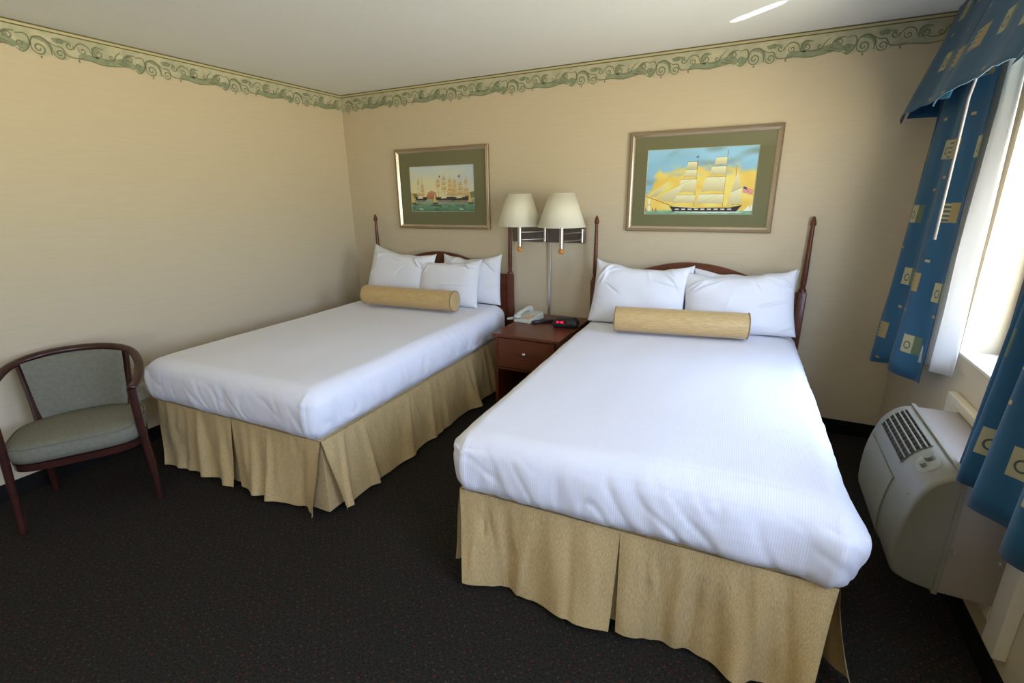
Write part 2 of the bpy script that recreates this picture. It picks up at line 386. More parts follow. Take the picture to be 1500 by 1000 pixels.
strokes = [
    (spiral(0, .112, .034, -2.6, 1.7, sgn=-1), .0045), (spiral(.088, .120, .028, -2.9, 1.6, sgn=-1), .004),
    (arcpts([(-.034, .10), (-.02, .066), (.015, .056), (.045, .075), (.052, .105), (.05, .135)]), .005),
    (arcpts([(.045, .07), (.07, .085), (.10, .088), (.12, .12), (.16, .126), (.2, .118)]), .004),
    (spiral(.10, .060, .016, 2.6, 1.2), .0035), (spiral(.137, .072, .019, -.4, 1.3), .004),
    (arcpts([(.155, .085), (.17, .06), (.195, .047), (.225, .06), (.235, .09)]), .004), (spiral(.196, .082, .020, -2.4, 1.3, sgn=-1), .0035),
    (arcpts([(.24, .10), (.245, .065), (.265, .048), (.30, .055)]), .004), (spiral(.272, .080, .022, -2.8, 1.3, sgn=-1), .0038),
    (arcpts([(.28, .10), (.31, .106), (.345, .098), (.36, .07), (.385, .05)]), .004), (spiral(.335, .085, .014, 0, 1.2), .0035),
    (arcpts([(.385, .105), (.40, .075), (.43, .055), (.46, .052)]), .004), (spiral(.43, .078, .02, 2.8, 1.3), .0038),
    (arcpts([(.46, .06), (.50, .055), (.512, .085), (.50, .12), (.475, .142), (.45, .13)]), .0042), (spiral(.473, .105, .02, 1.2, 1.2), .0035),
    (arcpts([(.17, .128), (.22, .126), (.26, .133), (.30, .135), (.35, .129), (.40, .121)]), .0035),
    (arcpts([(.0, .148), (.003, .158)]), .006), (arcpts([(.168, .13), (.17, .146)]), .005), (arcpts([(.36, .11), (.42, .12)]), .006), (arcpts([(.385, .098), (.43, .112)]), .004),
]
leaves = [
    [(.165, .128), (.175, .105), (.20, .094), (.24, .098), (.27, .100), (.32, .098), (.36, .088), (.39, .08), (.43, .082), (.455, .10), (.46, .118), (.44, .130), (.41, .119), (.35, .129), (.30, .139), (.25, .132), (.20, .127)],
    [(-.02, .068), (.0, .056), (.03, .058), (.052, .075), (.062, .10), (.052, .128), (.044, .10), (.03, .08), (.005, .072)],
    [(.235, .10), (.24, .06), (.262, .046), (.30, .05), (.28, .06), (.262, .085), (.27, .108)],
    [(.46, .10), (.485, .09), (.505, .10), (.503, .125), (.48, .141), (.462, .135)],
    [(.06, .05), (.10, .042), (.14, .05), (.15, .06), (.12, .06), (.085, .072), (.07, .068)],
    [(.395, .07), (.42, .05), (.45, .052), (.43, .066), (.415, .088)],
]
def border(name, to3, length, phase):
    """to3(u, v, d): u along the wall, v down from the ceiling, d off the wall"""
    bm = bmesh.new()
    n = int(length / 0.008)
    def V(u, v, d): return bm.verts.new(to3(u, v, d))
    def strip(f0, f1, d, mi, n):
        a = [(V(length * i / n, f0(length * i / n), d), V(length * i / n, f1(length * i / n), d)) for i in range(n + 1)]
        for p, q in zip(a, a[1:]): bm.faces.new((p[0], p[1], q[1], q[0])).material_index = mi
    strip(lambda u: .02, lambda u: lowv(u - phase), .0012, 2, n)
    k0 = int(math.floor(-phase / PER)) - 1
    for k in range(k0, k0 + int(length / PER) + 4):
        o = phase + k * PER
        for poly in leaves:
            if o + poly[0][0] < 0.02 or o + max(p[0] for p in poly) > length - .01: continue
            vs = [V(o + a, b, .0020) for a, b in poly]; bm.faces.new(vs).material_index = 3
        for pts, w in strokes:
            if o + min(p[0] for p in pts) < 0.01 or o + max(p[0] for p in pts) > length - .005: continue
            prev = None
            for i, p in enumerate(pts):
                a = pts[max(i - 1, 0)]; b = pts[min(i + 1, len(pts) - 1)]
                dx, dy = b[0] - a[0], b[1] - a[1]; L = math.hypot(dx, dy) or 1
                ww = w * 0.8 * (0.55 + 0.45 * sin(pi * i / max(1, len(pts) - 1)))
                q = (V(o + p[0] - dy / L * ww, p[1] + dx / L * ww, .0027), V(o + p[0] + dy / L * ww, p[1] - dx / L * ww, .0027))
                if prev: bm.faces.new((prev[0], prev[1], q[1], q[0])).material_index = 4
                prev = q
    for v0, v1, mi, d in ((0, .0075, 0, .002), (.0075, .0125, 1, .0025), (.0125, .019, 1, .003), (.019, .025, 0, .0025)):
        strip(lambda u: v0, lambda u: v1, d, mi, 2)
    o = struct(obj(name, bm, ['btrim1', 'btrim2', 'bbase', 'bleaf', 'bline'], smooth='keep'))
    for p in o.data.polygons: p.use_smooth = False
    return o
border('trim_1', lambda u, v, d: (d, u - 3.6, H - v), 3.6, 3.6 - .49)
border('trim_2', lambda u, v, d: (u, -d, H - v), W, .078)

# ------------------------------------------------------------------ beds
def creases(rnd, n):
    return [(rnd.uniform(-.9, .9), rnd.uniform(-.9, .9), rnd.uniform(0, pi), rnd.uniform(.15, .5), rnd.uniform(.018, .04), rnd.uniform(-1, 1), rnd.uniform(-2, 2)) for _ in range(n)]
def crease_at(cr, a, b):
    t = 0
    for cx_, cy_, an, ln, wd_, am, bend in cr:
        dx, dy = a - cx_, b - cy_; l = dx * cos(an) + dy * sin(an); m = -dx * sin(an) + dy * cos(an) - bend * .25 * l * l
        if abs(l) < ln and abs(m) < wd_ * 3: t += am * cos(l / ln * pi / 2) * math.exp(-(m / wd_) ** 2)
    return t
BW = 1.364
def headpanel():
    bm = bmesh.new(); n = 48; hw = BW / 2 - 0.02
    def top(x):
        a = abs(x) / 0.60
        return 0.935 + (0.165 * (cos(a * pi / 2) ** 1.1) if a < 1 else 0)
    fr = []; bk = []
    for i in range(n + 1):
        x = -hw + 2 * hw * i / n
        fr.append((bm.verts.new((x, -.012, .45)), bm.verts.new((x, -.012, top(x) - .004)), bm.verts.new((x, -.008, top(x)))))
        bk.append((bm.verts.new((x, .014, .45)), bm.verts.new((x, .014, top(x) - .004)), bm.verts.new((x, .010, top(x)))))
    for i in range(n):
        for j in range(2):
            bm.faces.new((fr[i][j], fr[i + 1][j], fr[i + 1][j + 1], fr[i][j + 1])); bm.faces.new((bk[i][j], bk[i][j + 1], bk[i + 1][j + 1], bk[i + 1][j]))
        bm.faces.new((fr[i][2], fr[i + 1][2], bk[i + 1][2], bk[i][2])); bm.faces.new((fr[i][0], bk[i][0], bk[i + 1][0], fr[i + 1][0]))
    bm.faces.new((fr[0][0], fr[0][1], fr[0][2], bk[0][2], bk[0][1], bk[0][0])); bm.faces.new((fr[n][0], bk[n][0], bk[n][1], bk[n][2], fr[n][2], fr[n][1]))
    return bm
def hb_rail():   # raised rail line across the panel
    return box(-BW / 2 + .02, BW / 2 - .02, -.02, -.011, .855, .867, bev=.003)
def post(x):
    bm = box(x - .026, x + .026, -.024, .022, 0, .94, bev=.004)
    lathe(bm, [(.023, .94), (.021, .955), (.0135, .965), (.0165, 1.0), (.0165, 1.08), (.012, 1.33), (.0105, 1.355)], x, 0, 12)
    return bm
def finial(x):
    return lathe(bmesh.new(), [(.009, 1.352), (.0165, 1.358), (.0185, 1.366), (.017, 1.372), (.013, 1.392), (.006, 1.408), (.0015, 1.414)], x, 0, 16)
def mattress_disp(seed, hx, hy, hz, ears):
    def f(co, d):
        c = co.copy()
        side = max(0, 1 - abs(d.z)) 
        edge = min(1, max(0, (abs(c.x) - hx + .25) / .25), 1) if True else 0
        # crown of the top, droop at the rim
        if d.z > 0.3:
            c.z += 0.008 * (1 - (c.x / hx) ** 2) + 0.010 * nz(c.x * 1.4 + seed, c.y * 1.2, 1.3) + .003 * nz(c.x * 6, c.y * 4 + seed, 5)
        # sides: belly and tuck in at the bottom
        t = (c.z + hz) / (2 * hz)
        if side > .05:
            push = 0.018 * sin(pi * min(1, max(0, t))) - 0.002 * (1 - t)
            wr = .010 * nz(c.x * 7 + seed, c.y * 7, c.z * 2.0) + .005 * nz(c.x * 19 + c.z * 8, c.y * 19 + seed, c.z * 3)
            cr = noise.noise(Vector((c.x * 11 + c.z * 5 + seed, c.y * 11 + c.z * 5, 3.1))); cr = -(max(0, .13 - abs(cr)) / .13) * .006
            c += Vector((d.x, d.y, 0)) * (push + (wr + cr) * (0.35 + .9 * (1 - t)))
            c.z += .006 * nz(c.x * 4, c.y * 4, seed + 7) * (1 - t) * 1.5
        # fitted-corner ears at the foot
        for sx, amt in ears:
            dx = c.x - sx * hx; dy = c.y + hy
            g = math.exp(-((dx / .10) ** 2 + (dy / .10) ** 2))
            c += Vector((sx, -1, 0)).normalized() * g * amt * (.45 + .55 * math.exp(-((c.z - hz * .45) / (hz * .6)) ** 2))
            if d.z > .3: c.z -= .012 * g
            ridge = (dx * sx + dy)   # seam of the folded corner
            if side > .2 and g > .2: c += Vector((sx * .2, -1, 0)) * .009 * math.exp(-((dx * sx + .055) / .007) ** 2) * (1 if dy < .06 else 0)
        return c
    return f
def add_creases(o, hx, hy, hz, seed):
    """tension folds rising from the tucked hem at the foot and sides"""
    rnd = random.Random(seed); L_ = []
    for k in range(46):
        side = rnd.choice('frfl'); w_ = rnd.uniform(-1, 1)
        if rnd.random() < .45: w_ = math.copysign(rnd.uniform(.72, .97), w_)
        L_.append((side, w_, rnd.uniform(-.9, .9), rnd.uniform(.04, .14), rnd.uniform(.004, .010), rnd.uniform(-.0065, .0065)))
    for v in o.data.vertices:
        c = v.co; t = (c.z + hz) / (2 * hz)
        if t > .85: continue
        for side, w_, sl, ht, wd_, am in L_:
            if side == 'f':
                if c.y > -hy + .05: continue
                d = c.x - w_ * hx - sl * (c.z + hz); nrm = (0, -1)
            else:
                sx = 1 if side == 'r' else -1
                if c.x * sx < hx - .05: continue
                d = c.y - w_ * hy - sl * (c.z + hz); nrm = (sx, 0)
            h_ = (c.z + hz) / ht
            if h_ < 1.6 and abs(d) < wd_ * 3:
                g = am * math.exp(-(d / wd_) ** 2) * max(0, 1 - h_ / 1.6); v.co.x += nrm[0] * g; v.co.y += nrm[1] * g
def open_bottom(o, hz):
    bm = bmesh.new(); bm.from_mesh(o.data); bmesh.ops.delete(bm, geom=[f for f in bm.faces if f.calc_center_median().z < -hz + .03 and f.normal.z < -.95], context='FACES'); bm.to_mesh(o.data); bm.free()
HAND = {23: [(.06, .05, .028, 0), (.19, .028, -.022, .2), (.30, .03, .020, -.2), (.40, .06, .040, .3), (.54, .07, .045, .1), (.13, .012, -.008, .3), (.34, .012, -.010, -.4), (.47, .012, -.010, .1)],
        24: [(.03, .05, .030, 0), (.14, .03, -.016, .2), (.21, .022, .012, 0), (.28, .022, -.018, -.2), (.36, .03, .030, .2), (.455, .04, .055, -.2), (.52, .014, -.012, .3), (.60, .06, .065, .1), (.09, .010, -.008, .1), (.41, .012, -.012, .3)]}
def skirt(seed, hx, L, y0):
    """pleated valance round three sides, panels meet at the corners and half way along"""
    bm = bmesh.new(); zt = .425
    rnd = random.Random(seed)
    P = {'l0': Vector((-hx, y0)), 'l1': Vector((-hx, -L)), 'r1': Vector((hx, -L)), 'r0': Vector((hx, y0))}
    def panel(a, b, out, e0, e1, sd, pull0=.03, pull1=.03):
        ln = (b - a).length; t = (b - a) / ln; n = int(ln / .012)
        r = random.Random(sd)
        bumps = []
        s = r.uniform(.06, .14)
        while s < ln - .05:
            if sd in HAND: bumps = HAND[sd]; break
            bumps.append((s, r.uniform(.016, .042), r.uniform(-.022, .050), r.uniform(-.5, .5))); s += r.uniform(.05, .15)
        crz = [(r.uniform(-.9, .9), r.uniform(-.3, .3), pi / 2 + r.uniform(-.7, .7), r.uniform(.1, .3), r.uniform(.012, .03), r.uniform(-1, 1), 0) for _ in range(8)]
        def fn(u, v):
            s = u * ln
            o = .004 + .018 * v
            for c_, w_, a_, sk in bumps:
                o += a_ * (v ** .8) * math.exp(-((s - c_ - sk * .15 * v) / (w_ * (.7 + .7 * v))) ** 2)
            o += .009 * nz(s * 26, v * 2, sd) * (1 - v) ** 1.2 * min(1, v * 7) + .014 * crease_at(crz, s / ln * 2 - 1, (v * 2 - 1) * .3 / max(ln, .3) * 1.2) * sin(pi * v) ** .5 + .010 * v * nz(s * 5, v * 2, sd + 3)
            c0 = math.exp(-s / .09); c1 = math.exp(-(ln - s) / .09)
            o += v * (e0 * c0 + e1 * c1)
            sh = v * (pull0 * math.exp(-s / .05) - pull1 * math.exp(-(ln - s) / .05))
            p = a + t * (s + sh) + out * o
            zb = .012 + .30 * max(0, o - .02) ** 1.1 + .012 * (1 + nz(s * 3, sd, 1)) * .6
            return (p.x, p.y, zt + (zb - zt) * v)
        grid(bm, n, 16, fn)
    def under(pts, d=-.012):
        n = 10
        def fn(u, v):
            k = u * (len(pts) - 1); i = min(int(k), len(pts) - 2); f = k - i
            p = pts[i].lerp(pts[i + 1], f)
            return (p.x * (1 + v * .012), p.y - v * .012 * (1 if p.y < -1.5 else 0), zt - .006 - v * (zt - .03))
        grid(bm, 8 * (len(pts) - 1), 8, fn)
    ml = Vector((-hx, (-L + y0) / 2)); mr = Vector((hx, (-L + y0) / 2)); mf = Vector((0, -L))
    o_l, o_r, o_f = Vector((-1, 0)), Vector((1, 0)), Vector((0, -1))
    panel(P['l0'], ml, o_l, 0, .01, seed + 1, 0, .005); panel(ml, P['l1'], o_l, .01, .045, seed + 2, .005, .035)
    panel(P['l1'], mf, o_f, .045, .025, seed + 3, .035, .012); panel(mf, P['r1'], o_f, .0, .055, seed + 4, .010, .045)
    panel(P['r1'], mr, o_r, .055, .012, seed + 5, .045, .006); panel(mr, P['r0'], o_r, .0, 0, seed + 6, .006, 0)
    i = .014; k = .13
    under([Vector((-hx + i, -L + k)), Vector((-hx + i, -L + i)), Vector((-hx + k, -L + i))])
    under([Vector((hx - k, -L + i)), Vector((hx - i, -L + i)), Vector((hx - i, -L + k))])
    under([Vector((-k, -L + i)), Vector((k, -L + i))])
    under([mr + Vector((-i, -k)), mr + Vector((-i, k))]); under([ml + Vector((i, -k)), ml + Vector((i, k))])
    # deck the skirt hangs from
    v = [bm.verts.new(c) for c in ((-hx, y0, zt), (-hx, -L, zt), (hx, -L, zt), (hx, y0, zt))]; bm.faces.new(v)
    return bm
def bed(x0, rz, label, seed, covlabel, ears):
    t = thing('bed', label, 'bed', (x0 + BW / 2, -.05, 0), rz)
    obj('headboard', headpanel(), 'woodx', t)
    hb = t.children[0]
    obj('headboard_moulding', hb_rail(), 'woodx', hb)
    for s in (-1, 1):
        p = autosmooth(obj('bed_post', post(s * BW / 2), 'wood', t))
        f = autosmooth(obj('finial', finial(s * BW / 2), 'wood', p), 50)
    hx = BW / 2 - .025; L = 2.11
    obj('box_spring', box(-hx + .05, hx - .05, -L + .05, -.06, .12, .42, bev=.02), 'white', t)
    obj('mattress', box(-hx + .05, hx - .05, -L + .06, -.07, .42, .655, bev=.03), 'white', t)
    s = autosmooth(obj('bed_skirt', skirt(seed, hx - .008, L - .008, -.10), 'gold', t), 60)
    hz = .137; hy = (L - .06) / 2 + .012
    cov = obj('bedspread', rbox(hx + .004, hy, hz, .075, .012, mattress_disp(seed, hx, hy, hz, ears)), 'cover' if seed == 20 else 'white', smooth=True)
    add_creases(cov, hx, hy, hz, seed); open_bottom(cov, hz)
    q = Matrix.Rotation(rz, 4, 'Z') @ Vector((0, -.06 - hy, 0))
    cov.location = (x0 + BW / 2 + q.x, -.05 + q.y, .553); cov.rotation_euler = (0, 0, rz)
    tag(cov, covlabel, 'bedspread')
    return t
# finely ribbed cover for the near bed
def ribbed():
    m = mat('ribbed_white_cover', (0.80, 0.80, 0.83), 0.8, spec=0.2); nt = m.node_tree; L = nt.links
    t = nt.nodes.new('ShaderNodeTexCoord'); w = nt.nodes.new('ShaderNodeTexWave'); w.inputs['Scale'].default_value = 42; w.bands_direction = 'X'
    L.new(t.outputs['Object'], w.inputs['Vector']); b = nt.nodes.new('ShaderNodeBump'); b.inputs['Strength'].default_value = .25; b.inputs['Distance'].default_value = .001
    L.new(w.outputs['Fac'], b.inputs['Height']); L.new(b.outputs[0], nt.nodes['Principled BSDF'].inputs['Normal']); return m
M['cover'] = ribbed()
bedL = bed(.337, .0233, 'wooden four-foot headboard bed with gold skirt beside the left wall and armchair', 10, 'smooth white bedspread on the far bed next to the left wall', ((-1, .012), (1, .018)))
bedR = bed(2.434, .0333, 'nearer wooden bed with gold skirt, between the nightstand and the air conditioner', 20, 'ribbed white bedspread on the nearer bed, by the window', ((-1, .006), (1, .045)))

def pillow(w, h, th, seed, sag=.10):
    bm = bmesh.new(); n = 80; m = 60; rnd = random.Random(seed * 13)
    crs = [creases(rnd, 9) for _ in (0, 1)]
    for cr in crs:     # long folds running in from the corners
        for sx in (-1, 1):
            for k in range(3): an = sx * rnd.uniform(-1.2, -.3); cr.append((sx * rnd.uniform(.55, .8), rnd.uniform(.35, .8), an, rnd.uniform(.3, .6), rnd.uniform(.02, .04), rnd.uniform(.6, 1.4), rnd.uniform(-.8, .8)))
    def side(s):
        def fn(u, v):
            a, b = u * 2 - 1, v * 2 - 1
            ex = 1 - .05 * (1 - b * b) * abs(a) ** 3; top = max(0, b)
            x = a * w / 2 * ex; y = b * h / 2 * (1 - .06 * (1 - a * a) * abs(b) ** 3) - sag * h * (1 - a * a) * top ** 2 * (.8 + .4 * nz(a * 3, seed, 2))
            k = max(0, (1 - abs(a) ** 3.0)) ** .6 * max(0, (1 - abs(b) ** 3.0)) ** .6
            z = s * th / 2 * k; e_ = k ** .5
            z += s * e_ * (.010 * nz(a * 1.8 + seed, b * 1.8, s) + .016 * crease_at(crs[s > 0], a, b))
            return (x, y, z)
        return fn
    grid(bm, n, m, side(1)); grid(bm, n, m, lambda u, v: side(-1)(1 - u, v))
    bmesh.ops.remove_doubles(bm, verts=bm.verts[:], dist=.0006)
    return bm
def place_pillow(bedt, lx, ly, lz, w, h, th, lean, twist, roll, seed, label, group):
    o = obj('pillow', pillow(w, h, th, seed), 'pillow', smooth=True)
    rz = bedt.rotation_euler.z
    Mx = bedt.matrix_basis @ Matrix.Translation((lx, ly, lz)) @ Matrix.Rotation(twist, 4, 'Z') @ Matrix.Rotation(pi / 2 - lean, 4, 'X') @ Matrix.Rotation(roll, 4, 'Z') @ Matrix.Translation((0, h / 2, 0))
    o.matrix_world = Mx
    return tag(o, label, 'pillow', group)
for b_ in (bedL, bedR): b_.matrix_basis = Matrix.Translation(b_.location) @ Matrix.Rotation(b_.rotation_euler.z, 4, 'Z')
G1, G2 = 'pillows on the far bed', 'pillows on the nearer bed'
ZP = .685
place_pillow(bedL, -.33, -.125, ZP, .60, .37, .15, .14, 0, .02, 3, 'white pillow behind, at the wall side of the far bed', G1)
place_pillow(bedL, .37, -.125, ZP, .56, .42, .16, .16, 0, .03, 4, 'white pillow at far right, behind the others beside the far bed post', G1)
place_pillow(bedL, -.295, -.30, ZP, .65, .47, .18, .30, .03, -.11, 1, 'white pillow in front at the left of the far bed, one corner peaked', G1)
place_pillow(bedL, .225, -.30, ZP, .60, .40, .18, .32, 0, .03, 2, 'white pillow in front, centre of the far bed, behind the end of the bolster', G1)
place_pillow(bedR, -.27, -.125, ZP, .62, .40, .15, .14, 0, .03, 7, 'white pillow tucked behind at the nightstand side of the nearer bed', G2)
place_pillow(bedR, .34, -.125, ZP, .62, .40, .15, .14, 0, .02, 8, 'white pillow tucked behind at the window side of the nearer bed', G2)
place_pillow(bedR, -.325, -.30, ZP, .64, .445, .18, .30, .03, -.05, 5, 'white pillow in front at the left of the nearer bed', G2)
place_pillow(bedR, .325, -.29, ZP, .66, .42, .18, .30, 0, .075, 6, 'white pillow in front at the right of the nearer bed, by the dark post', G2)

def bolster(x, y, z, ln, r, rz, label):
    t = thing('bolster', label, 'bolster', (x, y, z), rz)
    bm = bmesh.new(); n = 40
    prof = [(r * .97, -ln / 2)] + [(r * (1 + .012 * nz(i * .5, x, 1)), -ln / 2 + ln * i / 24) for i in range(1, 24)] + [(r * .97, ln / 2)]
    lathe(bm, prof, 0, 0, n, axis='x', cap=False); autosmooth(obj('bolster_cover', bm, 'goldbol', t), 60)
    for s in (-1, 1):
        c = lathe(bmesh.new(), [(r * .965, s * ln / 2), (r * .94, s * (ln / 2 + .004)), (r * .5, s * (ln / 2 + .010)), (.002, s * (ln / 2 + .011))], 0, 0, n, axis='x', cap=False)
        obj('end_panel', c, 'goldbol', t, smooth=True)
        p = bmesh.new(); pts = [(s * ln / 2, r * .985 * cos(a), r * .985 * sin(a)) for a in [2 * pi * i / 40 for i in range(41)]]
        tube(p, pts, .0035, 8, up=Vector((1, 0, 0))); obj('piping', p, 'goldpipe', t, smooth=True)
    return t
bolster(1.062, -.575, .79, .84, .079, .055, 'gold woven bolster in front of the pillows on the far bed')
bolster(3.123, -.53, .79, .78, .079, .16, 'gold woven bolster in front of the pillows on the nearer bed')

# ------------------------------------------------------------------ nightstand and what stands on it
t = thing('nightstand', 'reddish brown wooden nightstand with one drawer between the two beds', 'nightstand', (2.14, -.36, 0))
obj('tabletop', box(-.255, .255, -.345, .345, .598, .622, bev=.005), 'woodx', t)
for s in (-1, 1): obj('side_panel', box(s * .235 - .012, s * .235 + .012, -.325, .33, 0, .598, bev=.002), 'wood', t)
obj('back_panel', box(-.222, .222, .315, .329, .05, .598), 'wood', t)
obj('bottom_shelf', box(-.222, .222, -.31, .314, .08, .10), 'woodx', t)
obj('apron_rail', box(-.222, .222, -.322, .314, .355, .372), 'woodx', t)
d = obj('drawer', box(-.218, .218, -.334, .28, .378, .592, bev=.003), 'woodx', t)
k = lathe(bmesh.new(), [(.004, 0), (.005, -.012), (.013, -.018), (.014, -.024), (.008, -.030), (.001, -.031)], 0, -.334, 20, .495, axis='y'); autosmooth(obj('drawer_knob', k, 'chrome', d), 50)

t = thing('telephone', 'ivory corded desk telephone on the left of the nightstand', 'telephone', (1.965, -.245, .622), radians(-8))
bm = bmesh.new()
vs = [bm.verts.new(c) for c in ((-.075, -.11, 0), (.075, -.11, 0), (.075, .11, 0), (-.075, .11, 0), (-.072, -.107, .022), (.072, -.107, .022), (.072, .107, .055), (-.072, .107, .055))]
for f in ((0, 1, 2, 3), (4, 5, 6, 7), (0, 1, 5, 4), (1, 2, 6, 5), (2, 3, 7, 6), (3, 0, 4, 7)): bm.faces.new([vs[i] for i in f])
bmesh.ops.bevel(bm, geom=bm.edges[:], offset=.006, segments=3, affect='EDGES')
autosmooth(obj('phone_base', bm, 'phone', t), 40)
slope = math.atan2(.033, .214)
for r_ in range(4):
    for c_ in range(3):
        b = box(-.008, .008, -.006, .006, 0, .005, bev=.0015)
        y = -.07 + r_ * .022; obj('phone_button', b, 'button', t, loc=(.005 + c_ * .024, y, .022 + (y + .107) * .154), rot=(slope, 0, 0))
bm = bmesh.new()
pts = crom([(-.045, -.10, .050), (-.045, -.06, .062), (-.045, 0, .072), (-.045, .06, .078), (-.045, .10, .074)], 6)
tube(bm, pts, [.013 + .006 * abs(2 * i / (len(pts) - 1) - 1) for i in range(len(pts))], 14)
bx(bm, -.066, -.024, -.118, -.068, .028, .058, bev=.010, seg=3); bx(bm, -.066, -.024, .060, .112, .050, .084, bev=.010, seg=3)
autosmooth(obj('handset', bm, 'phone', t), 60)
bm = bmesh.new(); pts = []
for i in range(160):
    a = i / 159; pts.append((-.075 - .055 * sin(pi * a) * .6 + .006 * cos(a * 2 * pi * 20), -.105 - .05 * sin(pi * a) + .0 + .045 * a, .010 + .006 * (1 + sin(a * 2 * pi * 20)) * .9 + .015 * (1 - a)))
tube(bm, pts, .0022, 6); obj('coiled_cord', bm, 'phone', t, smooth=True)

t = thing('remote_control', 'black remote control between the telephone and the clock', 'remote control', (2.10, -.285, .622), radians(-38))
autosmooth(obj('remote_body', box(-.024, .024, -.085, .085, 0, .022, bev=.007, seg=3), 'black', t), 40)
for i in range(6):
    for j in range(3): obj('remote_button', box(-.0035, .0035, -.003, .003, 0, .002), 'greybtn', t, loc=(-.013 + .013 * j, -.055 + .018 * i, .0215))

t = thing('alarm_clock', 'black digital alarm clock with red digits at the right of the nightstand', 'alarm clock', (2.305, -.33, .622), radians(9))
def cdisp(co, d):
    c = co.copy()
    if c.z > 0: c.x *= 1 - .22 * (c.z / .035) ; c.y = c.y * (1 - .25 * (c.z / .035)) + .006 * c.z / .035
    return c
autosmooth(obj('clock_case', rbox(.094, .052, .035, .022, .006, cdisp), 'black', t, loc=(0, 0, .035)), 60)
dw = obj('clock_display', box(-.075, .012, -.0535, -.046, .024, .052, bev=.003), 'ledwin', t, rot=(radians(-6), 0, 0))
seg = {'1': 'bc', '2': 'abged', '0': 'abcdef', '4': 'fgbc'}
bm = bmesh.new()
def digit(bm, ch, x, z, w, h, y, s=.0022):
    R = {'a': (x, x + w, z + h - s, z + h), 'd': (x, x + w, z, z + s), 'g': (x, x + w, z + h / 2 - s / 2, z + h / 2 + s / 2),
         'f': (x, x + s, z + h / 2, z + h), 'b': (x + w - s, x + w, z + h / 2, z + h), 'e': (x, x + s, z, z + h / 2), 'c': (x + w - s, x + w, z, z + h / 2)}
    for q in seg[ch]: a = R[q]; bx(bm, a[0], a[1], y - .0008, y, a[2], a[3])
for ch, x in zip('1240', (-.068, -.054, -.034, -.020)): digit(bm, ch, x, .029, .0095, .018, -.0536)
bx(bm, -.040, -.0385, -.0544, -.0536, .034, .036); bx(bm, -.040, -.0385, -.0544, -.0536, .041, .043)
obj('led_digits', bm, 'led', dw)
for i in range(5): obj('clock_button', box(-.008, .008, -.004, .004, 0, .003, bev=.001), 'greybtn', t, loc=(-.04 + .02 * i, .006, .0695))

# ------------------------------------------------------------------ double wall lamp
t = thing('wall_lamp', 'double swing-arm wall lamp with two cream shades above the nightstand', 'lamp', (2.03, 0, 1.262))
obj('mounting_plate', box(-.305, .302, -.026, -.002, -.057, .057, bev=.003), 'plate', t)
obj('cord_cover', box(-.0, .024, -.018, -.002, -.64, -.0575, bev=.003), 'chrome', t)
for x, y, ax in ((1.868, -.20, -.02), (2.228, -.25, .285)):
    lx = x - 2.03
    a = bmesh.new(); 
    lathe(a, [(.010, -.05), (.010, .05)], ax, -.040, 16)
    for dz in (-.028, .028):
        mid = (ax - .10 if ax > 0 else ax - .09, -.12, dz)
        tube(a, crom([(ax, -.040, dz), ((ax + lx) / 2 + .03, (-.04 + y) / 2 + .02, dz), (lx, y, dz)], 8), .004, 8)
    arm = autosmooth(obj('swing_arm', a, 'chrome', t), 60)
    st = autosmooth(obj('lamp_stem', lathe(bmesh.new(), [(.012, -.082), (.016, -.080), (.016, .075), (.008, .08), (.008, .16)], lx, y, 20), 'chrome', t), 50)
    obj('wooden_knob', lathe(bmesh.new(), [(.001 + .021 * sin(pi * i / 14), -.021 * cos(pi * i / 14) - .100) for i in range(15)], lx, y, 20), 'ball', st, smooth=True)
    sh = bmesh.new(); lathe(sh, [(.1705, .078), (.090, .306)], lx, y, 48, cap=False)
    so = obj('lamp_shade', sh, 'shade', t, smooth=True); solid(so, .003)
    for r_, z_ in ((.1705, .078), (.090, .306)):
        rm = bmesh.new(); tube(rm, [(lx + r_ * cos(2 * pi * i / 48), y + r_ * sin(2 * pi * i / 48), z_) for i in range(49)], .0028, 6)
        obj('shade_rim', rm, 'shade', so, smooth=True)
    sp_ = bmesh.new()
    for i in range(3):
        an = 2 * pi * i / 3; tube(sp_, [(lx, y, .285), (lx + .088 * cos(an), y + .088 * sin(an), .300)], .0015, 5)
    lathe(sp_, [(.006, .16), (.006, .29)], lx, y, 8); obj('shade_support', sp_, 'chrome', st)
    obj('light_bulb', lathe(bmesh.new(), [(.012, .16), (.014, .18), (.028, .215), (.030, .235), (.020, .262), (.002, .270)], lx, y, 16), 'bluewhite', st, smooth=True)

